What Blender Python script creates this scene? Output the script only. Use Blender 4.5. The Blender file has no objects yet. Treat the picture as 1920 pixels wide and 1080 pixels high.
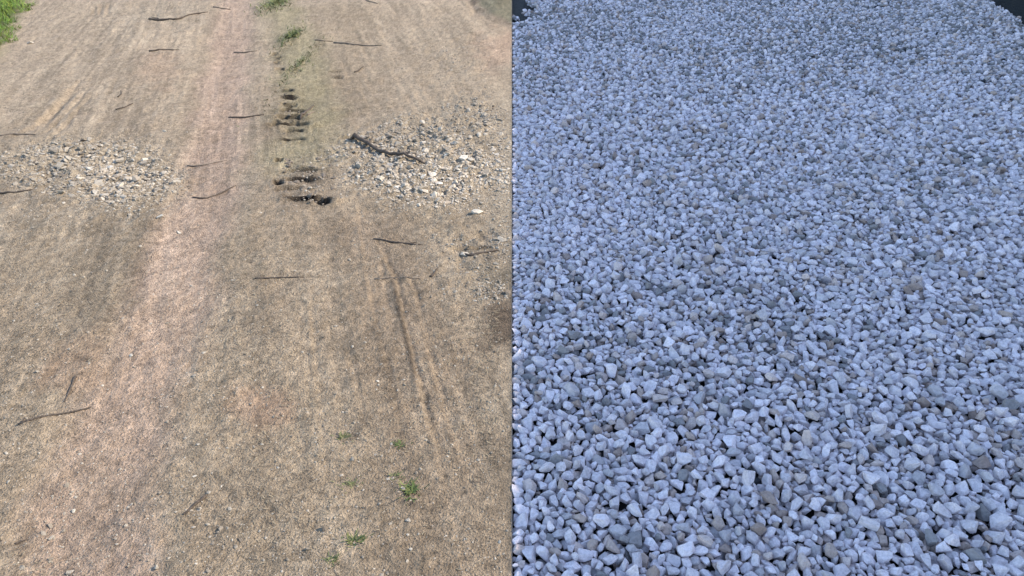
import bpy, bmesh, math
import numpy as np
from mathutils import Vector

scene = bpy.context.scene
COL = scene.collection
R = math.radians
rng = np.random.default_rng(7)

# ------------------------------------------------------------------ camera
CAM_H, FPX = 1.7, 1400.0
TILT = math.atan(858.0 / FPX)
cam = bpy.data.cameras.new('camera'); cam_o = bpy.data.objects.new('camera', cam); COL.objects.link(cam_o)
cam.sensor_width = 36.0; cam.lens = 36.0 * FPX / 1920.0
cam.clip_start = 0.05; cam.clip_end = 2000
cam_o.location = (0, 0, CAM_H); cam_o.rotation_euler = (math.pi / 2 - TILT, 0, 0)
scene.camera = cam_o

# ------------------------------------------------------------------ light
SUN_EL, SUN_AZ = R(38), R(84)             # azimuth from +Y (ahead) towards +X (right)
world = bpy.data.worlds.new('World'); scene.world = world; world.use_nodes = True
wn = world.node_tree.nodes; wl = world.node_tree.links
sky = wn.new('ShaderNodeTexSky'); sky.sky_type = 'NISHITA'; sky.sun_disc = False
sky.sun_elevation = SUN_EL; sky.sun_rotation = SUN_AZ
sky.air_density = 1.0; sky.dust_density = 0.3; sky.ozone_density = 1.0
wl.new(sky.outputs['Color'], wn['Background'].inputs['Color'])
wn['Background'].inputs['Strength'].default_value = 0.15
S = Vector((math.cos(SUN_EL) * math.sin(SUN_AZ), math.cos(SUN_EL) * math.cos(SUN_AZ), math.sin(SUN_EL)))
sun = bpy.data.lights.new('sun', 'SUN'); sun.energy = 2.9; sun.angle = R(0.15); sun.color = (1.0, 0.90, 0.75)
sun_o = bpy.data.objects.new('sun', sun); COL.objects.link(sun_o)
sun_o.rotation_euler = S.to_track_quat('Z', 'Y').to_euler(); sun_o.location = (12, 8, 12)
vs = scene.view_settings
vs.view_transform = 'Standard'; vs.look = 'None'; vs.gamma = 1.0; vs.use_curve_mapping = False
vs.exposure = 1.56

# ------------------------------------------------------------------ layout helpers
ct, st = math.cos(TILT), math.sin(TILT)
def at(px, py):
    """point of the ground that the photograph shows at (px, py)"""
    u = (px - 960.0) / FPX; v = (py - 540.0) / FPX
    s = CAM_H / (st + v * ct)
    return (s * u, s * (ct - v * st))
def photo(x, y):
    """inverse of at(): layout chart of the ground"""
    dep = np.maximum(y * ct + CAM_H * st, 0.2)
    return 960 + FPX * x / dep, 540 + FPX * (-y * st + CAM_H * ct) / dep

def hash2(ix, iy, seed):
    h = (ix.astype(np.int64) * 374761393 + iy.astype(np.int64) * 668265263 + seed * 974634777) & 0xFFFFFFFF
    h = ((h ^ (h >> 13)) * 1274126177) & 0xFFFFFFFF
    h = h ^ (h >> 16)
    return (h & 0xFFFFFF) / float(0xFFFFFF)
def vnoise(x, y, seed=0):
    ix = np.floor(x); iy = np.floor(y); fx = x - ix; fy = y - iy
    fx = fx * fx * (3 - 2 * fx); fy = fy * fy * (3 - 2 * fy)
    a = hash2(ix, iy, seed); b = hash2(ix + 1, iy, seed); c = hash2(ix, iy + 1, seed); d = hash2(ix + 1, iy + 1, seed)
    return (a + (b - a) * fx) * (1 - fy) + (c + (d - c) * fx) * fy
def fbm(x, y, seed=0, octv=4):
    s = 0; a = .5; t = 0
    for o in range(octv):
        s = s + a * vnoise(x * 2 ** o + o * 17.3, y * 2 ** o - o * 9.1, seed + o); t += a; a *= .5
    return s / t
def sstep(a, b, x):
    t = np.clip((x - a) / (b - a), 0, 1); return t * t * (3 - 2 * t)
def polydist(x, y, pts):
    """distance to a polyline, signed side, and run along it (0..1)"""
    best = np.full(np.shape(x), 1e9); side = np.zeros(np.shape(x)); run = np.zeros(np.shape(x))
    n = len(pts) - 1
    for i in range(n):
        (ax, ay), (bx, by) = pts[i], pts[i + 1]
        dx, dy = bx - ax, by - ay; L2 = dx * dx + dy * dy
        t = np.clip(((x - ax) * dx + (y - ay) * dy) / L2, 0, 1)
        qx = x - ax - t * dx; qy = y - ay - t * dy
        d = np.hypot(qx, qy); m = d < best
        best = np.where(m, d, best); side = np.where(m, np.sign(qx * dy - qy * dx), side); run = np.where(m, (i + t) / n, run)
    return best, side, run
def blob(px, py, cx, cy, rx, ry, soft=.5, wob=0):
    """soft ellipse on the layout chart"""
    d = np.hypot((px - cx) / rx, (py - cy) / ry) + wob
    return 1 - sstep(1 - soft, 1 + soft * .6, d)

PINK = [at(465, -60), at(448, 0), at(425, 120), at(410, 250), at(372, 380), at(335, 500), at(295, 640), at(225, 800), at(150, 1000), at(110, 1180)]
TYRE = [[at(*p) for p in l] for l in (
    [(655, 300), (672, 440), (690, 560), (722, 700), (755, 850), (800, 1080), (830, 1200)],
    [(690, 430), (735, 520), (750, 590), (765, 650), (778, 710), (800, 800), (832, 940), (865, 1090), (890, 1200)],
    [(745, 500), (772, 540), (785, 600), (800, 660), (830, 760), (880, 920), (925, 1080)],
    [(705, 480), (718, 560), (735, 640), (745, 700)],
    [(640, 640), (668, 760), (698, 880), (745, 1080)],
    [(790, 640), (820, 740), (862, 880), (920, 1090)],
    [(575, 540), (585, 700), (602, 900), (612, 1080)],
)]
SIDE_TRACKS = [[at(*p) for p in l] for l in ([(160, 160), (110, 205), (45, 270)], [(148, 165), (95, 212), (25, 275)], [(178, 172), (132, 225), (90, 268)], [(155, 150), (125, 180), (98, 205)], [(166, 168), (122, 215), (70, 262)], [(120, 190), (70, 232), (10, 268)],
                                             [(178, 10), (174, 28)], [(190, 5), (186, 30)], [(203, 5), (200, 28)])]
# gouges left by tractor lugs: centre, half width, half height on the chart, depth
GOUGE = [(541, 172, 9, 3.0, .03), (545, 184, 12, 3.2, .045), (541, 196, 14, 3, .04), (548, 207, 18, 3.2, .05), (541, 220, 20, 3.4, .06), (540, 235, 28, 4.5, .085),
         (553, 246, 14, 3, .05), (550, 262, 17, 3, .04), (515, 99, 5, 2.4, .05), (521, 107, 4, 2.2, .04), (519, 117, 5, 2.4, .05), (526, 131, 7, 2.6, .06),
         (630, 135, 10, 2, .02), (634, 144, 8, 2, .02),
         (582, 377, 33, 4.5, .07), (605, 380, 14, 6, .075), (563, 340, 28, 3.5, .04), (545, 356, 30, 3, .04), (570, 322, 24, 3.5, .035), (522, 302, 6, 4, .04), (522, 345, 8, 5, .04),
         (880, 463, 26, 3, .03), (905, 462, 14, 3, .03), (660, 262, 16, 3, .05)]
def bank_in(x, y):
    px, py = photo(x, y)
    b = np.interp(py, [-150, -70, -10, 25, 43, 52, 80, 2000], [840, 858, 880, 905, 945, 985, 1200, 9000])
    return (px - b) * (y * ct + CAM_H * st) / FPX + (fbm(x * 2.2, y * 2.2, 91, 3) - .5) * .22
def verge_in(x, y):
    px, py = photo(x, y)
    b = np.interp(py, [-150, -60, -5, 48, 96, 150, 290, 600, 2000], [100, 75, 56, 30, 0, -30, -110, -300, -3000])
    return (b - px) * (y * ct + CAM_H * st) / FPX

def dirt_height(x, y):
    px, py = photo(x, y)
    st_ = stony(px, py, x, y)
    h = (fbm(x * .9, y * .9, 1, 3) - .5) * .05
    h += (fbm(x * 9, y * 9, 5, 3) - .5) * (.020 + .03 * st_)
    ac, al = x * .96 + y * .281, -x * .281 + y * .96
    h += (fbm(ac * 26, al * 1.1, 15, 3) - .5) * .008 * sstep(.38, .62, fbm(x * .8, y * .8, 17, 2))
    h += (fbm(x * 34, y * 34, 9, 3) - .5) * (.010 + .030 * st_)
    d, s, t = polydist(x, y, PINK)
    wv = (fbm(x * 3, y * 3, 21, 2) - .5) * .12
    h -= .022 * (1 - sstep(.05, .30, d + wv))
    # tyre ridges and the grooves beside them
    for i, l in enumerate(TYRE):
        d, s, t = polydist(x, y, l)
        d = d + (fbm(x * 14, y * 14, 31 + i, 2) - .5) * (.010, .018, .010, .010, .008, .008, .008)[i]
        amp = (.003, .0075, .003, .003, .003, .003, .003)[i] * (.35 + 1.1 * fbm(x * 4, y * 4, 40 + i, 2)) * sstep(0, .1, t) * (1 - sstep(.45, .70, t) * .8)
        h += amp * np.exp(-(d / .009) ** 2)
        h -= amp * 1.2 * np.exp(-((d * s + .020) / .010) ** 2)
    d, s, t = polydist(x, y, TYRE[1])
    lug = np.sin(t * 260 + d * 40 * s)
    h += .0016 * lug * np.exp(-((d - .05) / .07) ** 2)
    for l in SIDE_TRACKS:
        d, s, t = polydist(x, y, l)
        d = d + (fbm(x * 9, y * 9, 51, 2) - .5) * .03
        h -= .014 * np.exp(-(d / .02) ** 2) * sstep(0, .15, t) * (1 - sstep(.8, 1, t))
    jx = (fbm(x * 13, y * 13, 61, 3) - .5); jy = (fbm(x * 13, y * 13, 71, 3) - .5)
    for cx, cy, rw, rh, dep in GOUGE:
        near = (np.abs(px - cx) < rw * 2.4) & (np.abs(py - cy) < rh * 3.4)
        if not np.any(near): continue
        q = np.hypot((px - cx) / (rw * 1.35) + jx * .8, (py - cy) / (rh * .85) + jy * .8)
        h = h - dep * 1.1 * (1 - sstep(.55, 1.0, q)) + dep * .22 * np.exp(-((q - 1.35) / .3) ** 2)
    # crumbly clods on the right
    cl = blob(px, py, 905, 455, 75, 60, .6)
    h += cl * (np.abs(fbm(x * 7, y * 7, 81, 3) - .5) * -.11 + .012)
    # bank beyond, verge on the left
    inside = bank_in(x, y)
    h += .06 * sstep(-.05, .55, inside) - .015 * np.exp(-((inside + .06) / .06) ** 2)
    h += .04 * sstep(-.1, .3, verge_in(x, y))
    return h * sstep(-.02, .22, -x)

def stony(px, py, x, y):
    w = (fbm(x * 1.6, y * 1.6, 101, 3) - .5) * 1.0
    a = blob(px, py, 172, 322, 200, 76, .65, w)
    a = np.maximum(a, .28 * blob(px, py, 95, 400, 130, 60, .8, w))
    b = blob(px, py, 815, 318, 225, 105, .5, w)
    b = np.maximum(b, .95 * blob(px, py, 945, 295, 170, 140, .6, w))
    b = np.maximum(b, .45 * blob(px, py, 565, 345, 95, 60, .8, w))
    c = .5 * blob(px, py, 935, 548, 60, 28, .8, w)
    c = np.maximum(c, .35 * blob(px, py, 890, 470, 110, 110, .9, w))
    c = np.maximum(c, .10 * blob(px, py, 545, 260, 60, 110, .8, w))
    e = .35 * blob(px, py, 280, 30, 90, 55, .7, w)
    e = np.maximum(e, .4 * blob(px, py, 840, 120, 110, 60, .7, w))
    return np.clip(np.maximum(np.maximum(a, b), np.maximum(c, e)), 0, 1)

# ------------------------------------------------------------------ materials
def new_mat(name):
    m = bpy.data.materials.new(name); m.use_nodes = True
    nt = m.node_tree; b = nt.nodes['Principled BSDF']
    b.inputs['Roughness'].default_value = .9
    b.inputs['Specular IOR Level'].default_value = .2
    return m, nt, b
def noise_node(nt, scale, detail=4, rough=.6):
    tc = nt.nodes.new('ShaderNodeTexCoord')
    n = nt.nodes.new('ShaderNodeTexNoise'); n.inputs['Scale'].default_value = scale
    n.inputs['Detail'].default_value = detail; n.inputs['Roughness'].default_value = rough
    nt.links.new(tc.outputs['Object'], n.inputs['Vector']); return n
def ramp(nt, src, stops):
    r = nt.nodes.new('ShaderNodeValToRGB'); nt.links.new(src, r.inputs['Fac'])
    e = r.color_ramp.elements
    while len(e) < len(stops): e.new(.5)
    for el, (p, c) in zip(e, stops):
        el.position = p; el.color = (c[0], c[1], c[2], 1) if not np.isscalar(c) else (c, c, c, 1)
    return r.outputs['Color']
def mul(nt, a, b, fac=1, mode='MULTIPLY'):
    m = nt.nodes.new('ShaderNodeMix'); m.data_type = 'RGBA'; m.blend_type = mode; m.inputs[0].default_value = fac
    nt.links.new(a, m.inputs[6]); nt.links.new(b, m.inputs[7]); return m.outputs[2]
def bump(nt, b, src, dist, strength=1):
    n = nt.nodes.new('ShaderNodeBump'); n.inputs['Distance'].default_value = dist; n.inputs['Strength'].default_value = strength
    nt.links.new(src, n.inputs['Height']); nt.links.new(n.outputs['Normal'], b.inputs['Normal'])
def attr(nt, name):
    a = nt.nodes.new('ShaderNodeAttribute'); a.attribute_name = name; return a.outputs['Color']
def plain_mat(name, rgb, rough=.85, scale=40, var=.25, bdist=0):
    m, nt, b = new_mat(name)
    n = noise_node(nt, scale)
    lo = [c * (1 - var) for c in rgb]; hi = [c * (1 + var) for c in rgb]
    nt.links.new(ramp(nt, n.outputs['Fac'], [(.3, lo), (.7, hi)]), b.inputs['Base Color'])
    b.inputs['Roughness'].default_value = rough
    if bdist: bump(nt, b, n.outputs['Fac'], bdist)
    return m

M = {}
m, nt, b = new_mat('dirt'); M['dirt'] = m
n1 = noise_node(nt, 55, 5, .7); n2 = noise_node(nt, 260, 3, .7)
c = mul(nt, attr(nt, 'Col'), ramp(nt, n1.outputs['Fac'], [(.3, .70), (.5, 1.0), (.7, 1.28)]))
c = mul(nt, c, ramp(nt, n2.outputs['Fac'], [(.28, .66), (.5, 1.0), (.72, 1.3)]))
n3_ = noise_node(nt, 140, 2, .5); n4_ = noise_node(nt, 38, 3, .6)
gritty = c = mul(nt, c, ramp(nt, n3_.outputs['Fac'], [(.34, .52), (.42, .96), (.60, 1.0), (.70, 1.45)]))
patchy = noise_node(nt, 2.6, 4, .65)      # packed smooth areas between loose gritty ones
gm_ = gritty.node
nt.links.new(ramp(nt, patchy.outputs['Fac'], [(.42, .12), (.60, 1.0)]), gm_.inputs[0])
c = mul(nt, c, ramp(nt, n4_.outputs['Fac'], [(.32, .70), (.42, .98), (.60, 1.0), (.72, 1.28)]))
nt.links.new(c, b.inputs['Base Color'])
mx = nt.nodes.new('ShaderNodeMath'); mx.operation = 'MULTIPLY_ADD'; mx.inputs[1].default_value = .35
nt.links.new(n2.outputs['Fac'], mx.inputs[0]); nt.links.new(n1.outputs['Fac'], mx.inputs[2])
m2 = nt.nodes.new('ShaderNodeMath'); m2.operation = 'MULTIPLY_ADD'; m2.inputs[1].default_value = .8
nt.links.new(n3_.outputs['Fac'], m2.inputs[0]); nt.links.new(mx.outputs[0], m2.inputs[2])
bump(nt, b, m2.outputs[0], .018)
def stone_mat(name, use_attr):
    m, nt, b = new_mat(name)
    if use_attr: src = attr(nt, 'Col')
    else: src = nt.nodes.new('ShaderNodeObjectInfo').outputs['Color']
    n = noise_node(nt, 110 if use_attr else 2.2, 5, .7)
    nt.links.new(mul(nt, src, ramp(nt, n.outputs['Fac'], [(.3, .62), (.5, .95), (.7, 1.12)])), b.inputs['Base Color'])
    b.inputs['Roughness'].default_value = .75; b.inputs['Specular IOR Level'].default_value = .3
    bump(nt, b, n.outputs['Fac'], .003)
    return m
M['stones'] = stone_mat('gravel_mix', True)
M['stone'] = stone_mat('stone', False)
m, nt, b = new_mat('blades'); M['blades'] = m
nt.links.new(attr(nt, 'Col'), b.inputs['Base Color']); b.inputs['Roughness'].default_value = .65
M['soil'] = plain_mat('dark_soil', (.012, .013, .013), .95, 30, .5, .02)
M['bedsoil'] = plain_mat('bed_soil', (.035, .032, .03), .95, 40, .4, .01)
M['field'] = plain_mat('field', (.20, .16, .10), .95, 3, .35, .02)
M['bark'] = plain_mat('bark', (.075, .058, .046), .9, 120, .5, .003)
M['bark_grey'] = plain_mat('bark_grey', (.15, .118, .092), .9, 120, .45, .003)
M['steel'] = plain_mat('dark_steel', (.16, .16, .17), .6, 50, .3)
M['render'] = plain_mat('pale_render', (.62, .63, .66), .9, 6, .08, .004)
M['frame'] = plain_mat('white_frame', (.7, .7, .7), .5, 10, .05)
M['door'] = plain_mat('door_paint', (.08, .11, .16), .5, 10, .15)
m, nt, b = new_mat('window_glass'); M['glass'] = m
b.inputs['Base Color'].default_value = (.03, .04, .05, 1); b.inputs['Roughness'].default_value = .08; b.inputs['Specular IOR Level'].default_value = .5

# ------------------------------------------------------------------ object helpers
def mesh_from(name, V, F, mat, colors=None, smooth=False):
    V = np.asarray(V, np.float32); F = np.asarray(F, np.int32)
    me = bpy.data.meshes.new(name)
    k = F.shape[1]
    me.vertices.add(len(V)); me.vertices.foreach_set('co', V.ravel())
    me.loops.add(F.size); me.loops.foreach_set('vertex_index', F.ravel())
    me.polygons.add(len(F)); me.polygons.foreach_set('loop_start', np.arange(0, F.size, k, dtype=np.int32))
    try: me.polygons.foreach_set('loop_total', np.full(len(F), k, np.int32))
    except Exception: pass
    me.polygons.foreach_set('use_smooth', np.full(len(F), smooth))
    me.update(calc_edges=True); me.validate()
    if colors is not None:
        a = me.color_attributes.new('Col', 'FLOAT_COLOR', 'POINT')
        cc = np.ones((len(V), 4), np.float32); cc[:, :3] = colors
        a.data.foreach_set('color', cc.ravel())
    if mat: me.materials.append(mat)
    return me
def link(name, me, parent=None, loc=None):
    o = bpy.data.objects.new(name, me); COL.objects.link(o)
    if parent: o.parent = parent
    if loc is not None: o.location = loc
    return o
def tag(o, label=None, cat=None, group=None, kind=None):
    if label: o['label'] = label
    if cat: o['category'] = cat
    if group: o['group'] = group
    if kind: o['kind'] = kind
    return o
def box_vf(x0, x1, y0, y1, z0, z1):
    V = [(x, y, z) for z in (z0, z1) for y in (y0, y1) for x in (x0, x1)]
    F = [(0, 2, 3, 1), (4, 5, 7, 6), (0, 1, 5, 4), (2, 6, 7, 3), (0, 4, 6, 2), (1, 3, 7, 5)]
    return V, F
def box(name, mat, parent, *d):
    V, F = box_vf(*d); return link(name, mesh_from(name, V, F, mat), parent)

# ------------------------------------------------------------------ the setting
GZ = -0.09
V = [(-400, -400, GZ), (400, -400, GZ), (400, 400, GZ), (-400, 400, GZ)]
tag(link('ground', mesh_from('ground', V, [(0, 1, 2, 3)], M['field'])), kind='structure')

# dirt track: a relief sheet, finer where one stands closer
PYS = np.concatenate([np.linspace(-150, 1180, 520), np.linspace(1200, 1750, 40)])
rows_y = np.array([at(960, p)[1] for p in PYS])[::-1]
NC = 560
us = np.linspace(0, 1, NC)
YY = np.repeat(rows_y[:, None], NC, 1); XX = -us[None, :] * (1.45 + .70 * np.maximum(YY, .2)) - .0011
YY = YY + 0.0
HH = dirt_height(XX, YY)
edge = np.maximum(sstep(.985, 1, us)[None, :] * np.ones_like(YY), np.maximum(sstep(rows_y[-1] - .25, rows_y[-1], YY), 1 - sstep(rows_y[0], rows_y[0] + .1, YY)))
HH = HH * (1 - edge) + (GZ - .02) * edge
def dirt_color(x, y):
    px, py = photo(x, y)
    n1 = fbm(x * 1.3, y * 1.3, 201, 4); n2 = fbm(x * 6, y * 6, 211, 4); n3 = fbm(x * 30, y * 30, 221, 3)
    base = np.stack([.335 + 0 * x, .265 + 0 * x, .195 + 0 * x], -1)
    def over(c, a):
        nonlocal base
        base = base * (1 - a[..., None]) + np.array(c) * a[..., None]
    # olive grey litter, darker and lighter drifts
    over((.29, .238, .175), np.clip((n1 - .45) * 3.2, 0, 1) * .35)
    over((.41, .335, .255), np.clip((n2 - .54) * 5, 0, 1) * .5)
    over((.235, .185, .135), np.clip((.46 - n2) * 5, 0, 1) * .36)
    # paler worn ground far up
    over((.42, .335, .25), sstep(420, 60, py) * (.35 + .5 * n1))
    # pink clay of the wheel track
    d, s, t = polydist(x, y, PINK)
    wv = (fbm(x * 3, y * 3, 21, 3) - .5) * .28
    over((.45, .33, .26), (1 - sstep(.09, .27, d + wv * .55)) * (.70 + .4 * (n2 - .5)))
    over((.47, .30, .215), blob(px, py, 490, 765, 60, 40, .9, (n2 - .5) * 2.4) * .35)
    over((.46, .30, .215), blob(px, py, 150, 700, 60, 60, .9, (n2 - .5) * 2.6) * .3)
    over((.50, .33, .24), blob(px, py, 940, 90, 55, 35, .8, (n2 - .5) * 1.5) * .5)
    over((.47, .31, .22), blob(px, py, 300, 130, 40, 40, .8, (n2 - .5) * 1.5) * .25)
    # compacted grey brown strip of the other wheel track
    l = TYRE[1]
    d, s, t = polydist(x, y, l)
    over((.262, .198, .145), (1 - sstep(.05, .34, d + wv * .8)) * .48)
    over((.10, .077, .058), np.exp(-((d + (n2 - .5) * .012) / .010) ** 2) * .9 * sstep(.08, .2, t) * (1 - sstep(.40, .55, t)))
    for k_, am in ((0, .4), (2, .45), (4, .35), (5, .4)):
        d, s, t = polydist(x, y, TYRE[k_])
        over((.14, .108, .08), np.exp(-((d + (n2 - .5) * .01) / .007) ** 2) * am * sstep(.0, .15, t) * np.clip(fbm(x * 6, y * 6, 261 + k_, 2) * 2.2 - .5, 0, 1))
    l = [at(640, 20), at(625, 120), at(615, 200)]
    d, s, t = polydist(x, y, l)
    over((.30, .235, .165), (1 - sstep(.1, .6, d + wv)) * .6)
    # drab middle strip with old grass
    d, s, t = polydist(x, y, [at(515, 0), at(555, 80), at(575, 180), at(570, 300)])
    over((.30, .265, .16), (1 - sstep(.05, .35, d + wv)) * .65)
    # gravelly ground
    stn = stony(px, py, x, y)
    over((.43, .365, .285), stn * .7)
    over((.28, .23, .175), stn * np.clip((n3 - .5) * 4, 0, 1) * .45)
    # damp soil in and round the gouges, their groove shade painted in
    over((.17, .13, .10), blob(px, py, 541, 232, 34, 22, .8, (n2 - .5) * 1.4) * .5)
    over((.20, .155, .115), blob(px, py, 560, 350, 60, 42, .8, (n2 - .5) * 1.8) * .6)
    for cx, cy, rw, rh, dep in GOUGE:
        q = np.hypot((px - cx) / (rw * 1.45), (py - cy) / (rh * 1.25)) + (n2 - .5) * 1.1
        over((.022, .017, .014), (1 - sstep(.5, 1.05, q)) * min(1, dep / .035))  # near black paints the groove shadow that the sun does not cast
    over((.13, .095, .068), blob(px, py, 942, 605, 48, 52, .8, (n2 - .5)) * .95)
    over((.20, .165, .12), blob(px, py, 935, 518, 28, 18, .8, (n2 - .5)) * .7)
    # bank: grey olive turf, with a shadow edge painted dark along its foot
    bk = bank_in(x, y); over((.185, .168, .115), sstep(-.02, .10, bk) * .95); over((.12, .085, .06), np.exp(-((bk + .02) / .06) ** 2) * .85 * sstep(.42, .56, n2))
    out = verge_in(x, y) + (n2 - .5) * .3
    over((.10, .13, .035), sstep(-.1, .2, out))
    # fine grain
    # faint lengthwise streaks where wheels ran
    ac, al = x * .96 + y * .28, -x * .28 + y * .96
    sk = fbm(ac * 11, al * .9, 231, 4)
    base *= (1 + (sk - .5) * .70 * (.5 + .6 * n1) + (fbm(ac * 40, al * 1.6, 233, 3) - .5) * .55 * sstep(.4, .65, fbm(x * .9 + 5, y * .9, 235, 2)))[..., None]
    n4 = fbm(x * 70 + n2 * 3, y * 45, 241, 2)
    n5 = fbm(x * 13, y * 10, 251, 3)
    base *= (.24 + .40 * n3 + .42 * n4 + .18 * n5)[..., None] * np.array([1.10, 1.06, .985])
    return base
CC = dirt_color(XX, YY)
NR = len(rows_y)
idx = np.arange(NR * NC).reshape(NR, NC)
F = np.stack([idx[:-1, :-1], idx[1:, :-1], idx[1:, 1:], idx[:-1, 1:]], -1).reshape(-1, 4)[:, ::-1]
V = np.stack([XX, YY, HH], -1).reshape(-1, 3)
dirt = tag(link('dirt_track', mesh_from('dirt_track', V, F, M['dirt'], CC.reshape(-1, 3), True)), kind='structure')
def ground_z(x, y):
    z = dirt_height(np.asarray(x, float), np.asarray(y, float))
    return z

# dark soil round the gravel, and the bed the gravel lies on
BED_Z = -0.06
CORNER = (at(1858, -4), at(1945, 52))
def gravel_right(y):
    """right-hand limit of the gravel at depth y"""
    (ax, ay), (bx, by) = CORNER
    e = ax + (bx - ax) * (y - ay) / (by - ay)
    return np.minimum(.85 + .70 * np.maximum(y, 0), np.where(y > 5.6, np.maximum(e, .5), 99))
V = [(.002, -3, BED_Z - .012), (60, -3, BED_Z - .012), (60, 60, BED_Z - .012), (.002, 60, BED_Z - .012)]
soil_y = np.linspace(.2, 30, 90); soil_x = np.linspace(.003, 24, 80)
SX, SY = np.meshgrid(soil_x, soil_y)
SZ = BED_Z - .012 + .10 * sstep(0, .5, SX - gravel_right(SY) - .05) * sstep(5, 6.5, SY) + (fbm(SX * 3, SY * 3, 301, 3) - .5) * .02
i2 = np.arange(SX.size).reshape(SX.shape)
F = np.stack([i2[:-1, :-1], i2[:-1, 1:], i2[1:, 1:], i2[1:, :-1]], -1).reshape(-1, 4)
tag(link('soil', mesh_from('soil', np.stack([SX, SY, SZ], -1).reshape(-1, 3), F, M['soil'], None, True)), kind='structure')
by = np.linspace(.35, 10.9, 60); bu = np.linspace(0, 1, 20)
BY = np.repeat(by[:, None], 20, 1); BX = .004 + bu[None, :] * (gravel_right(BY) - .03)
BZ = np.full_like(BX, BED_Z) + (fbm(BX * 4, BY * 4, 311, 2) - .5) * .006
i3 = np.arange(BX.size).reshape(BX.shape)
F = np.stack([i3[:-1, :-1], i3[:-1, 1:], i3[1:, 1:], i3[1:, :-1]], -1).reshape(-1, 4)
bed = tag(link('gravel_bed', mesh_from('gravel_bed', np.stack([BX, BY, BZ], -1).reshape(-1, 3), F, M['bedsoil'], None, True)), kind='structure')

# thin steel strip that holds the gravel back from the track
V, F = box_vf(-.0009, .0009, .3, 14, -.12, -.003)
tag(link('edging_strip', mesh_from('edging_strip', V, F, M['steel'])),
    'thin dark metal edging strip between the dirt track and the gravel bed', 'edging')

# invented building, out of view on the right, added to shade the gravel
XW = 8.6
cotx = math.cos(SUN_EL) / math.sin(SUN_EL) * math.sin(SUN_AZ)
HW = (XW - .002) / cotx
sun_blocker = bpy.data.objects.new('sun_blocker', None); COL.objects.link(sun_blocker); sun_blocker.location = (XW, 8, GZ)
tag(sun_blocker, 'sun blocker added out of view right of the gravel, shaped as a pale two storey building', 'sun_blocker')
def hpart(name, mat, x0, x1, y0, y1, z0, z1, parent=None):
    o = box(name, mat, parent or sun_blocker, x0, x1, y0, y1, z0, z1); return o
Y0, Y1 = -16, 16
hpart('blocker_wall', M['render'], .06, 7, Y0, Y1, 0, HW - GZ - .12)
hpart('blocker_coping', M['frame'], 0, 7.06, Y0 - .06, Y1 + .06, HW - GZ - .12, HW - GZ)
for zz in (1.0, 4.2):  # windows and door only dress the added building
    for yy in (-12, -8, -4, 4, 8, 12):
        w = hpart('window', M['frame'], .02, .059, yy - .65, yy + .65, zz, zz + 1.4)
        for k in (-1, 1):
            hpart('pane', M['glass'], .012, .0195, yy + k * .3 - .26, yy + k * .3 + .26, zz + .08, zz + 1.32, w)
        hpart('sill', M['frame'], -.05, .058, yy - .7, yy + .7, zz - .06, zz - .002, w)
dr = hpart('door', M['door'], .015, .058, -.5, .5, .05, 2.15)
hpart('handle', M['steel'], -.03, .0145, .36, .40, 1.0, 1.14, dr)

# ------------------------------------------------------------------ stones
def ico(level):
    bm = bmesh.new(); bmesh.ops.create_icosphere(bm, subdivisions=level, radius=1)
    bm.verts.ensure_lookup_table()
    v = np.array([p.co[:] for p in bm.verts]); f = np.array([[q.index for q in p.verts] for p in bm.faces]); bm.free()
    return v / np.linalg.norm(v, axis=1, keepdims=True), f
NVAR = 40
def chip(k, bevel):
    """a crushed stone: a block cut by random planes, its edges worn by a bevel"""
    r = np.random.default_rng(1000 + k)
    bm = bmesh.new(); bmesh.ops.create_cube(bm, size=2.0)
    n = int(r.integers(8, 13)); i = np.arange(n) + .5
    ph = np.arccos(1 - 2 * i / n); th = math.pi * (1 + 5 ** .5) * i
    N = np.stack([np.cos(th) * np.sin(ph), np.sin(th) * np.sin(ph), np.cos(ph)], 1) + r.normal(0, .33, (n, 3))
    N /= np.linalg.norm(N, axis=1, keepdims=True); C = r.uniform(.55, .92, n)
    for nn, c in zip(N, C):
        g = bm.verts[:] + bm.edges[:] + bm.faces[:]
        cut = bmesh.ops.bisect_plane(bm, geom=g, plane_co=(nn * c).tolist(), plane_no=nn.tolist(), clear_outer=True)
        ed = [e for e in cut['geom_cut'] if isinstance(e, bmesh.types.BMEdge)]
        if len(ed) >= 3: bmesh.ops.contextual_create(bm, geom=ed)
    bmesh.ops.remove_doubles(bm, verts=bm.verts[:], dist=.10)
    bmesh.ops.convex_hull(bm, input=bm.verts[:])
    loose = [v for v in bm.verts if not v.link_faces]
    if loose: bmesh.ops.delete(bm, geom=loose, context='VERTS')
    bmesh.ops.dissolve_limit(bm, angle_limit=.08, verts=bm.verts[:], edges=bm.edges[:])
    if bevel: bmesh.ops.bevel(bm, geom=bm.edges[:], offset=.13, segments=bevel, profile=.6, affect='EDGES', clamp_overlap=True)
    bmesh.ops.triangulate(bm, faces=bm.faces[:])
    bmesh.ops.recalc_face_normals(bm, faces=bm.faces[:])
    bm.verts.index_update(); bm.verts.ensure_lookup_table()
    v = np.array([p.co[:] for p in bm.verts]); f = np.array([[q.index for q in p.verts] for p in bm.faces]); bm.free()
    mid = (v.max(0) + v.min(0)) / 2
    return (v - mid) / (np.abs(v - mid).max(0)), f
ICO1 = ico(1)
def crumb(k):
    r = np.random.default_rng(3000 + k); v = ICO1[0] * r.uniform(.74, 1.12, (len(ICO1[0]), 1)); return v, ICO1[1]
VAR = {3: [chip(k, 2) for k in range(NVAR)], 0: [chip(k, 1) for k in range(NVAR)], 1: [chip(k, 0) for k in range(NVAR)], 2: [crumb(k) for k in range(NVAR)]}
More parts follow.
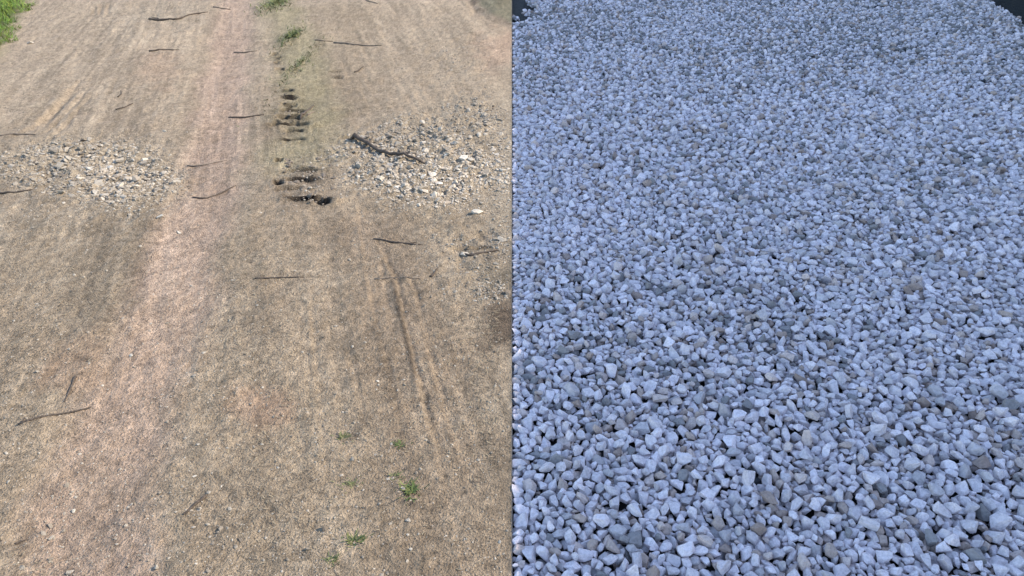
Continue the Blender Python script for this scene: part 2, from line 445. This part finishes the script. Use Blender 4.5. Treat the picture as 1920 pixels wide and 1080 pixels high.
def rotmats(yaw, tx, ty):
    c, s = np.cos(yaw), np.sin(yaw); z = np.zeros_like(yaw); o = np.ones_like(yaw)
    Rz = np.stack([np.stack([c, -s, z], -1), np.stack([s, c, z], -1), np.stack([z, z, o], -1)], 1)
    c, s = np.cos(tx), np.sin(tx)
    Rx = np.stack([np.stack([o, z, z], -1), np.stack([z, c, -s], -1), np.stack([z, s, c], -1)], 1)
    c, s = np.cos(ty), np.sin(ty)
    Ry = np.stack([np.stack([c, z, s], -1), np.stack([z, o, z], -1), np.stack([-s, z, c], -1)], 1)
    return Rx @ Ry @ Rz
def stone_mesh(name, parts, mat):
    """parts: list of (lod, pos, abc, rot, var, col) -> one mesh"""
    Vs, Fs, Cs, sm, off = [], [], [], [], 0
    for lod, pos, abc, rot, var, col in parts:
        for k in range(NVAR):
            m_ = var == k; c_ = int(m_.sum())
            if not c_: continue
            tv, f = VAR[lod][k]
            v = np.einsum('nij,nkj->nki', rot[m_], tv[None] * abc[m_][:, None, :]) + pos[m_][:, None, :]
            nv = len(tv)
            Fs.append((f[None] + (np.arange(c_) * nv)[:, None, None] + off).reshape(-1, 3))
            Vs.append(v.reshape(-1, 3)); Cs.append(np.repeat(col[m_], nv, 0)); off += c_ * nv
            sm.append(np.full(c_ * len(f), False))
    me = mesh_from(name, np.concatenate(Vs), np.concatenate(Fs), mat, np.concatenate(Cs))
    me.polygons.foreach_set('use_smooth', np.concatenate(sm))
    return me

# drop the gravel stone by stone onto a height field
CELL = .006
GX, GY0, GY1 = 8.0, .35, 10.8
Hm = np.full((int((GY1 - GY0) / CELL) + 40, int(GX / CELL) + 40), BED_Z)
W = Hm.shape[1]; Hf = Hm.ravel()
SIZES = np.array([.0085, .0118, .0150, .0176, .0199, .0225, .0252, .0282]); SPROB = np.array([.0, .06, .16, .27, .27, .15, .06, .03])
NY = 10
FOOT = []
for a in SIZES:
    row = []
    for asp in (.58, .8):
        for k in range(NY):
            yaw = math.pi * k / NY; bb = a * asp; cc = a * .62
            r = int(a / CELL) + 1
            gx, gy = np.meshgrid(np.arange(-r, r + 1) * CELL, np.arange(-r, r + 1) * CELL)
            ux = gx * math.cos(yaw) + gy * math.sin(yaw); uy = -gx * math.sin(yaw) + gy * math.cos(yaw)
            q = (ux / a) ** 2 + (uy / bb) ** 2; mk = q < .95
            prof = cc * np.sqrt(1 - q[mk])
            offs = (np.arange(-r, r + 1)[:, None] * W + np.arange(-r, r + 1)[None, :])[mk]
            ext = math.sqrt((a * math.cos(yaw)) ** 2 + (bb * math.sin(yaw)) ** 2)
            row.append((offs, prof, yaw, a, bb, cc, ext))
    FOOT.append(row)
def drop(N, K=7, prob=None, ymax=GY1):
    out = []
    sidx = rng.choice(len(SIZES), N, p=SPROB if prob is None else prob); kk = rng.integers(0, NY * 2, N)
    # depth drawn in proportion to the bed's width
    ys = np.linspace(GY0 + .05, ymax - .05, 400); cw = np.cumsum((gravel_right(ys) + .05) * (1 - .52 * sstep(2.5, 7, ys))); cw /= cw[-1]
    cy = np.interp(rng.random((N, K)), cw, ys); cx = rng.random((N, K)) * (gravel_right(cy) - .03) + .004
    wob = (fbm(cx * 3, cy * 3, 401, 3) - .5) * .6 * (cx > gravel_right(cy) - .35)
    cx = cx + np.minimum(wob, 0)
    for i in range(N):
        offs, prof, yaw, a, bb, cc, ext = FOOT[sidx[i]][kk[i]]
        x = np.maximum(cx[i], ext * .93 + .001)
        base = ((cy[i] - GY0) / CELL + 10).astype(int) * W + (x / CELL + 10).astype(int)
        z = (Hf[base[:, None] + offs[None]] + prof[None]).max(1)
        j = int(z.argmin()); b0 = base[j]; z0 = z[j]; xx = x[j]; yy = cy[i, j]
        # roll downhill a little
        for step in range(3):
            nb = b0 + np.array([1, -1, W, -W]) * 1
            zz = (Hf[nb[:, None] + offs[None]] + prof[None]).max(1); q = int(zz.argmin())
            if zz[q] >= z0 - 1e-5: break
            dx, dy = ((CELL, 0), (-CELL, 0), (0, CELL), (0, -CELL))[q]
            if xx + dx < ext * .93 + .001: break
            b0 = nb[q]; z0 = zz[q]; xx += dx; yy += dy
        Hf[b0 + offs] = np.maximum(Hf[b0 + offs], z0 + prof)
        out.append((xx, yy, z0, yaw, a, bb, cc, b0, sidx[i], kk[i]))
    return np.array(out)
ST = np.concatenate([drop(70000), drop(6000, 12, [.45, .45, .10, 0, 0, 0, 0, 0], 4.2)])
# drop what is buried
vis = np.ones(len(ST), bool)
qx, qy = photo(ST[:, 0], ST[:, 1])
bare = blob(qx, qy, 966, 4, 34, 38, .4, (fbm(ST[:, 0] * 5, ST[:, 1] * 5, 421, 2) - .5) * 1.2) > .45     # bare dark corner by the strip
bare |= ST[:, 1] > 10.15 + 1.1 * fbm(ST[:, 0] * 1.5, ST[:, 0] * 0, 431, 3)
for i in range(len(ST)):
    offs, prof = FOOT[int(ST[i, 8])][int(ST[i, 9])][:2]
    vis[i] = (ST[i, 2] + prof > Hf[int(ST[i, 7]) + offs] - .004).mean() > .10
ST = ST[vis & ~bare]
top = np.percentile(Hf[Hf > BED_Z + .01], 70)
N = len(ST)
pos = ST[:, :3].copy(); pos[:, 2] -= top - 0.0
bed.location.z = -(top); 
abc = np.stack([ST[:, 4] * 1.02, ST[:, 5] * 1.02, ST[:, 6] * rng.uniform(.8, 1.25, N)], 1)
abc *= (1 + .22 * sstep(2.5, 7, pos[:, 1]))[:, None]
tl = np.where(rng.random(N) < .5, .75, .3) * (1 + .35 * sstep(3, 7, pos[:, 1]))
tx, ty = rng.normal(0, 1, N) * tl, rng.normal(0, 1, N) * tl
pos[:, 2] = np.where(pos[:, 0] < .09, np.minimum(pos[:, 2], .004 - .9 * abc[:, 2]), pos[:, 2])
nearedge = pos[:, 0] < .03; ty[nearedge] *= .3
rot = rotmats(ST[:, 3], tx, ty); var = rng.integers(0, NVAR, N)
u = rng.random(N) + (fbm(pos[:, 0] * 1.2, pos[:, 1] * 1.2, 411, 3) - .5) * .3 + .05 * sstep(4, 1.5, pos[:, 1]) + .24 * sstep(3, 8.5, pos[:, 1])  # far stones drawn from darker tones, painting in the dimmer light there
col = np.empty((N, 3)); br = rng.uniform(.86, 1.1, N)[:, None]
pal = [(.72, .632, .645), (.62, .548, .558), (.48, .43, .435), (.58, .465, .42), (.46, .355, .305), (.35, .26, .22), (.26, .235, .23)]
thr = [.48, .74, .84, .92, .965, .987, 9]
for i in range(N):
    for q, t_ in enumerate(thr):
        if u[i] < t_: col[i] = pal[q]; break
col *= br
# a few wet black bits
for p, q in (((1645, 12), 5), ((1695, 92), 5), ((1756, 62), 3), ((1883, 112), 3), ((1520, 50), 2), ((1845, 150), 3), ((1300, 128), 2), ((1465, 270), 4), ((1322, 296), 2), ((1130, 140), 2), ((1035, 70), 2), ((1400, 640), 1), ((1410, 890), 2)):
    x, y = at(*p); col[np.argsort(np.hypot(pos[:, 0] - x, (pos[:, 1] - y) * .6))[:q]] = (.03, .03, .034)
# stones in view and nearest become objects of their own
px_, py_ = photo(pos[:, 0], pos[:, 1])
show = abc[:, 0] * abc[:, 1] / (pos[:, 1] ** 2 + CAM_H ** 2)
expo = np.array([(ST[i, 2] + FOOT[int(ST[i, 8])][int(ST[i, 9])][1] > Hf[int(ST[i, 7]) + FOOT[int(ST[i, 8])][int(ST[i, 9])][0]] - .003).mean() for i in range(N)])
score = np.where((px_ > 965) & (px_ < 1915) & (py_ < 1075) & (py_ > 0), show * expo, 0)
order = np.argsort(-score); solo = order[:300]
is_solo = np.zeros(N, bool); is_solo[solo] = True
SOLO_MESH = [mesh_from('stone', VAR[3][k][0], VAR[3][k][1], M['stone'], None, False) for k in range(NVAR)]
bed_zoff = bed.location.z
from mathutils import Matrix
for i in solo:
    o = link('stone', SOLO_MESH[var[i]], bed)
    mm = Matrix(rot[i].tolist()).to_4x4() @ Matrix.Diagonal((*abc[i], 1))
    o.matrix_local = Matrix.Translation((pos[i, 0], pos[i, 1], pos[i, 2] - bed_zoff)) @ mm
    o.color = (*col[i], 1)
rest = ~is_solo
d_ = pos[:, 1]
l0 = rest & (d_ < 1.9) & (expo > .4); l1 = rest & ~l0 & (d_ < 3.3) & (expo > .2); far = rest & (rng.random(N) < sstep(3.2, 6.8, d_))
l1 = l1 | (rest & ~l0 & ~far); l2 = rest & ~l0 & ~l1
P0 = pos.copy(); P0[:, 2] -= bed_zoff
gm = stone_mesh('gravel', [(k, P0[m_], abc[m_], rot[m_], var[m_], col[m_]) for k, m_ in ((0, l0), (1, l1), (2, l2))], M['stones'])
tag(link('gravel', gm, bed), kind='stuff')
print('gravel', N, l0.sum(), l1.sum(), l2.sum(), 'top', top)

# pebbles and crumbs on the track
def scatter(n, ymax=10.5):
    """even over the track's sheet as seen on the layout chart"""
    py = rng.uniform(-20, 1120, n) ; px = rng.uniform(-160, 958, n)
    x, y = at(px, py); return x, y, px, py
x, y, px, py = scatter(230000)
sd = stony(px, py, x, y)
depth = y * ct + CAM_H * st
dens = sd ** 1.2 * 1.0 + .075 + .02 * sstep(420, 60, py)
dens *= np.clip(.1 + 1.8 * fbm(x * 5, y * 5, 501, 3), .2, 1.4)
dens *= np.clip(.25 + 2600 / (FPX * 1.0) * .25 * 1, 0, 1)
keep = rng.random(len(x)) < dens
keep &= x < -.012
x, y, px, py, sd = x[keep], y[keep], px[keep], py[keep], sd[keep]
n = len(x)
a = np.clip(rng.lognormal(math.log(.0075), .48, n), .003, .027) * (.36 + .62 * sstep(.05, .9, sd))
big = []
for p, s in (((895, 396), .05), ((874, 474), .04), ((168, 315), .042), ((335, 431), .028), ((300, 410), .032), ((205, 310), .038), ((117, 365), .03), ((365, 891), .016),
             ((57, 81), .05), ((135, 951), .015), ((148, 845), .014), ((770, 1029), .014), ((245, 664), .018), ((309, 247), .03), ((436, 528), .014), ((708, 711), .016), ((430, 600), .012), ((280, 598), .014)):
    big.append((*at(*p), s * .62))
NB = len(big)
for q in range(75):
    t_ = rng.uniform(.58, 1) if q > 22 else rng.uniform(0, .38); cx_ = np.interp(t_, [0, .4, .75, 1], [543, 548, 572, 588]) + rng.normal(0, 16 + 24 * t_); cy_ = 176 + t_ * 212 + rng.normal(0, 4)
    big.append((*at(cx_, cy_), float(rng.uniform(.006, .015 + .008 * t_))))
big = np.array(big)
x = np.concatenate([x, big[:, 0]]); y = np.concatenate([y, big[:, 1]]); a = np.concatenate([a, big[:, 2]]); sd = np.concatenate([sd, np.full(len(big), .9)])
n = len(x)
abc2 = np.stack([a, a * rng.uniform(.6, .9, n), a * rng.uniform(.35, .6, n)], 1)
pos2 = np.stack([x, y, ground_z(x, y) + abc2[:, 2] * rng.uniform(-.35, .45, n)], 1)
rot2 = rotmats(rng.uniform(0, 6.28, n), rng.normal(0, .3, n), rng.normal(0, .3, n)); var2 = rng.integers(0, NVAR, n)
u = rng.random(n); col2 = np.empty((n, 3))
pal2 = [(.45, .385, .305), (.39, .325, .25), (.33, .27, .205), (.55, .48, .39), (.22, .175, .13)]
for i in range(n):
    k = 0 if u[i] < .32 else 1 if u[i] < .58 else 2 if u[i] < .78 else 3 if u[i] < .92 else 4
    col2[i] = pal2[k]
col2[-len(big):] = (.24, .19, .145); col2[n - len(big):n - len(big) + NB] = (.62, .55, .45)
wx, wy = photo(x, y)
pale = .66 + .38 * np.maximum(blob(wx, wy, 850, 340, 150, 70, .9), .5 * blob(wx, wy, 240, 325, 90, 60, .9))
col2 *= (rng.uniform(.8, 1.12, n) * pale)[:, None]
show2 = a * a / (y ** 2 + CAM_H ** 2); qx, qy = photo(x, y)
show2 = np.where((qx > 2) & (qx < 955) & (qy > 2) & (qy < 1078), show2, 0)
order2 = np.argsort(-show2); solo2 = order2[:300]; is2 = np.zeros(n, bool); is2[solo2] = True
for i in solo2:
    o = link('pebble', SOLO_MESH[var2[i]], dirt)
    o.matrix_local = Matrix.Translation(pos2[i].tolist()) @ Matrix(rot2[i].tolist()).to_4x4() @ Matrix.Diagonal((*abc2[i], 1))
    o.color = (*col2[i], 1)
m_ = ~is2
tag(link('loose_gravel', stone_mesh('loose_gravel', [(2, pos2[m_], abc2[m_], rot2[m_], var2[m_], col2[m_])], M['stones']), dirt), kind='stuff')
print('track pebbles', n)

# ------------------------------------------------------------------ blades: straw litter, grass
def blade_mesh(name, bx, by, bz, length, width, yaw, rise, bend, col, mat):
    """bent tapered strips: rise = end height / length, bend = sideways curl"""
    n = len(bx); t = np.array([0, .35, .7, 1.0])
    dx, dy = np.cos(yaw), np.sin(yaw); nx, ny = -dy, dx
    cx = bx[:, None] + length[:, None] * (t * dx[:, None] + bend[:, None] * t ** 2 * nx[:, None])
    cy = by[:, None] + length[:, None] * (t * dy[:, None] + bend[:, None] * t ** 2 * ny[:, None])
    cz = bz[:, None] + length[:, None] * rise[:, None] * (t ** .8)[None]
    w = width[:, None] * np.array([.8, 1, .8, .12])[None] * .5
    L = np.stack([cx - w * nx[:, None], cy - w * ny[:, None], cz], -1)
    Rr = np.stack([cx + w * nx[:, None], cy + w * ny[:, None], cz], -1)
    V = np.stack([L, Rr], 2).reshape(n, 8, 3)
    f = np.array([[0, 1, 3, 2], [2, 3, 5, 4], [4, 5, 7, 6]])
    F = (f[None] + (np.arange(n) * 8)[:, None, None]).reshape(-1, 4)
    return mesh_from(name, V.reshape(-1, 3), F, mat, np.repeat(col, 8, 0))
x, y, px, py = scatter(42000)
w_ = np.clip(fbm(x * 1.7, y * 1.7, 601, 4) * 2.4 - .75, .05, 1)
d, s, t = polydist(x, y, PINK)
w_ *= .15 + .85 * sstep(.06, .28, d + (fbm(x * 3, y * 3, 21, 3) - .5) * .28)
w_ *= .25 + .75 * sstep(380, 520, py)
d, s, t = polydist(x, y, TYRE[1]); w_ *= .35 + .65 * sstep(.05, .25, d)
k = (rng.random(len(x)) < w_) & (x < -.05)
x, y = x[k], y[k]; n = len(x)
sc = .6 + .5 * np.clip((y - 1.2) / 6, 0, 1)
tone = rng.random(n)[:, None]
col = np.where(tone < .55, np.array([[.27, .215, .14]]), np.where(tone < .75, np.array([[.16, .12, .08]]), np.array([[.07, .055, .04]]))) * rng.uniform(.8, 1.2, (n, 1))
me = blade_mesh('dry_grass', x, y, ground_z(x, y) + .001 + rng.random(n) * .004, rng.uniform(.008, .030, n) * sc, rng.uniform(.0010, .0022, n) * (.8 + .25 * y), rng.uniform(0, 6.28, n),
                np.abs(rng.normal(0, .12, n)), rng.normal(0, .35, n), col, M['blades'])
tag(link('dry_grass', me), 'dry straw coloured grass litter trodden into the dirt track', 'dry grass', kind='stuff')

def green(n):
    c = np.array([[.075, .115, .026]]) * rng.uniform(.6, 1.4, (n, 1)); c[:, 0] *= rng.uniform(.8, 1.35, n); return c
# verge in the far left corner
n = 60000
vx = rng.uniform(-9.4, -4.5, n); vy = rng.uniform(5.5, 10.6, n)
out = verge_in(vx, vy) + (fbm(vx * 4, vy * 4, 611, 2) - .5) * .35
k = (out > 0) & (out < 1.6); vx, vy, out = vx[k], vy[k], out[k]; n = len(vx)
me = blade_mesh('grass', vx, vy, ground_z(vx, vy) - .005, rng.uniform(.04, .085, n), rng.uniform(.004, .008, n), rng.uniform(0, 6.28, n), rng.uniform(.2, .9, n), rng.normal(0, .3, n), green(n) * np.array([[1.5, 1.5, 1.0]]), M['blades'])
tag(link('grass', me), 'green grass verge in the far left corner of the dirt track', 'grass', kind='stuff')

def tuft(px, py, rx, ry, n, h, lab, dull=0., patch=False):
    cx, cy = at(px, py); x1, _ = at(px + rx, py); _, y1 = at(px, py - ry)
    a = rng.uniform(0, 6.28, n); r_ = np.abs(rng.normal(0, .5, n))
    bx = np.cos(a) * r_ * (x1 - cx); by_ = np.sin(a) * r_ * (y1 - cy)
    c = green(n) * 1.05
    c = c * (1 - dull) + np.array([[.13, .115, .065]]) * dull
    z0 = float(ground_z(np.array([cx]), np.array([cy]))[0])
    me = blade_mesh('grass_tuft', bx, by_, ground_z(bx + cx, by_ + cy) - z0 - .003, rng.uniform(.5, 1.1, n) * h, rng.uniform(.0025, .005, n) * (.7 + .2 * cy), rng.uniform(0, 6.28, n), rng.uniform(.1, .9, n), rng.normal(0, .35, n), c, M['blades'])
    if patch: tag(link('grass_patch', me, None, (cx, cy, z0)), lab, 'grass', kind='stuff')
    else: tag(link('grass_tuft', me, None, (cx, cy, z0)), lab, 'grass tuft', 'green grass tufts on the dirt track')
tuft(769, 918, 16, 18, 110, .026, 'brightest green grass tuft beside the tyre ridge, near the bottom', .25)
tuft(742, 888, 16, 9, 40, .018, 'faint dull green sprigs just above the brightest tuft', .5)
tuft(748, 831, 13, 6, 50, .018, 'small dark green tuft higher up the tyre track than the brightest tuft', .35)
tuft(643, 816, 16, 9, 70, .02, 'faint olive tuft left of the small dark green tuft', .65)
tuft(656, 906, 26, 13, 60, .018, 'dull green patch left of the brightest tuft', .55)
tuft(664, 1016, 32, 12, 80, .02, 'streaky green tuft slanting near the bottom edge', .4)
tuft(624, 1052, 24, 11, 60, .018, 'lowest dull green tuft at the bottom edge of the track', .55)
tuft(547, 68, 20, 22, 520, .045, 'green grass patch in the middle strip above the small tread holes', .45, True)
tuft(520, 6, 34, 22, 800, .05, 'farthest green grass patch at the top of the middle strip', .5, True)
tuft(562, 120, 22, 60, 420, .035, 'drab olive grass beside the tread holes in the middle strip', .65, True)

# ------------------------------------------------------------------ sticks
def stick(pts, r0, lab, mat='bark', twigs=(), name='stick', lift=.6, cat='stick'):
    P = [at(*p) for p in pts]; r0 = r0 * .62
    L = sum(math.hypot(P[i + 1][0] - P[i][0], P[i + 1][1] - P[i][1]) for i in range(len(P) - 1))
    def line(P, r0, r1, seed, zadd=0):
        rr = np.random.default_rng(seed)
        seg = np.array([math.hypot(P[i + 1][0] - P[i][0], P[i + 1][1] - P[i][1]) for i in range(len(P) - 1)])
        cum = np.concatenate([[0], np.cumsum(seg)]); T = np.linspace(0, cum[-1], max(7, int(cum[-1] / .035)))
        X = np.interp(T, cum, [p[0] for p in P]); Y = np.interp(T, cum, [p[1] for p in P])
        jit = min(.0015 + .005 * cum[-1], .008)
        X = X + np.convolve(rr.normal(0, 1, len(T)), [.25, .5, .25], 'same') * jit * .5; Y = Y + np.convolve(rr.normal(0, 1, len(T)), [.25, .5, .25], 'same') * jit
        rad = r0 + (r1 - r0) * (T / cum[-1]) ** 1.2
        rad = rad * (1 + .15 * rr.normal(0, 1, len(T)).clip(-1, 1))
        Z = ground_z(X, Y); Z = np.maximum(Z, np.convolve(np.pad(Z, 2, 'edge'), np.ones(5) / 5, 'valid')) + rad * lift + zadd
        return X, Y, Z, rad
    Vs, Fs = [], []
    def add(X, Y, Z, rad, K=7):
        off = sum(len(v) for v in Vs)
        tx_ = np.gradient(X); ty_ = np.gradient(Y); l = np.hypot(tx_, ty_) + 1e-9; nx, ny = -ty_ / l, tx_ / l
        ang = np.arange(K) / K * 2 * math.pi
        ring = np.stack([X[:, None] + nx[:, None] * rad[:, None] * np.cos(ang), Y[:, None] + ny[:, None] * rad[:, None] * np.cos(ang), Z[:, None] + rad[:, None] * np.sin(ang)], -1)
        n = len(X); Vs.append(ring.reshape(-1, 3))
        for i in range(n - 1):
            for k in range(K):
                Fs.append([off + i * K + k, off + i * K + (k + 1) % K, off + (i + 1) * K + (k + 1) % K, off + (i + 1) * K + k])
        c0 = np.array([[X[0], Y[0], Z[0]], [X[-1], Y[-1], Z[-1]]]); Vs.append(c0)
        for k in range(0, K):
            a0, a1 = off + k, off + (k + 1) % K
            Fs.append([a0, off + n * K, a1, a1])
            b0, b1 = off + (n - 1) * K + k, off + (n - 1) * K + (k + 1) % K
            Fs.append([b0, b1, off + n * K + 1, off + n * K + 1])
    add(*line(P, r0, r0 * .55, int(abs(pts[0][0]) * 7 + abs(pts[0][1]))))
    for tw in twigs:
        add(*line([at(*p) for p in tw], r0 * .55, r0 * .25, int(tw[0][0]), r0 * .3))
    V = np.concatenate(Vs); o0 = V.mean(0); o0[2] = V[:, 2].min()
    tris = []
    for f in Fs:
        if f[2] == f[3]: tris.append(f[:3])
        else: tris += [[f[0], f[1], f[2]], [f[0], f[2], f[3]]]
    me = mesh_from(name, V - o0, tris, M[mat], None, True)
    return tag(link(name, me, None, o0.tolist()), lab, cat, 'fallen sticks on the dirt track')
stick([(650, 261), (676, 268), (703, 283), (730, 294), (760, 301), (795, 310)], .021, 'thickest dark branch lying across the right-hand stony patch', 'bark', [[(735, 294), (756, 294), (778, 296)], [(690, 276), (700, 266)]], 'branch', 2.0, 'branch')
stick([(480, 526), (520, 522), (570, 522)], .006, 'thin straight stick lying level in the middle of the track')
stick([(144, 711), (135, 730), (121, 756)], .0075, 'short dark stick standing steeply left of the pink wheel track')
stick([(36, 803), (100, 783), (170, 763)], .0066, 'long thin stick slanting at the left edge, below a short dark one', 'bark', [[(44, 799), (50, 789)]])
stick([(386, 929), (366, 947), (344, 966)], .0085, 'thick short black stick slanting low in the track')
stick([(360, 366), (385, 366), (412, 356), (442, 342)], .0085, 'curved thin stick on the pink wheel track between the stony patches')
stick([(350, 306), (390, 301), (424, 293)], .008, 'faint thin stick just above the curved stick on the pink wheel track', 'bark_grey')
stick([(428, 217), (460, 217), (495, 215)], .012, 'level stick left of the row of tread gouges')
stick([(700, 448), (735, 452), (790, 457)], .0085, 'dark knobbly stick lying below the right-hand stony patch', 'bark', [[(762, 454), (782, 450)]])
stick([(280, 39), (330, 40), (362, 30), (390, 25)], .017, 'long bent branch near the top left of the track', 'bark', [[(300, 39), (285, 34)]], 'branch', .7, 'branch')
stick([(280, 99), (305, 96), (336, 95)], .014, 'straight stick below the long bent branch')
stick([(626, 81), (665, 86), (716, 88)], .0125, 'long slim stick right of the green middle patch', 'bark_grey')
stick([(590, 76), (606, 77), (624, 77)], .01, 'short stick end left of the long slim stick', 'bark_grey')
stick([(-6, 257), (30, 253), (78, 253)], .0095, 'thin stick at the left edge above the left stony patch', 'bark_grey')
stick([(-6, 363), (28, 362), (62, 358)], .008, 'thin stick at the left edge beside the left stony patch')
stick([(702, 524), (740, 522), (790, 523)], .005, 'faint short stick crossing the tyre ridges', 'bark_grey')
stick([(438, 93), (460, 94), (482, 93)], .012, 'short stick on the pink wheel track beside the small tread holes', 'bark_grey')
stick([(218, 208), (236, 204), (250, 195)], .009, 'small curved twig in the upper left of the track', name='twig', cat='twig')
stick([(222, 186), (228, 180), (228, 172)], .008, 'tiny hooked twig above the small curved twig', name='twig', cat='twig')
stick([(562, 221), (574, 209), (588, 194)], .014, 'dark twig leaning beside the deepest tread gouges', name='twig', cat='twig')
stick([(576, 216), (584, 211), (590, 207)], .01, 'shorter twig next to the leaning dark twig', 'bark_grey', name='twig', cat='twig')
stick([(664, 136), (673, 132), (681, 124)], .01, 'small twig alone right of the middle strip', name='twig', cat='twig')
stick([(28, 1016), (38, 1010), (48, 1006)], .0045, 'small dark twig in the bottom left corner', name='twig', cat='twig')
stick([(808, 516), (813, 510), (819, 503)], .009, 'stubby dark twig left of the crumbled clods', name='twig', cat='twig')
stick([(868, 474), (884, 478), (905, 474), (934, 470)], .011, 'crooked dark root among the crumbled clods on the right', name='root', cat='root')
stick([(400, 15), (415, 16), (432, 16)], .013, 'short stick at the top of the pink wheel track', 'bark_grey')
stick([(686, 3), (698, 6), (708, 9)], .012, 'short stick at the top edge right of the middle strip', 'bark_grey')
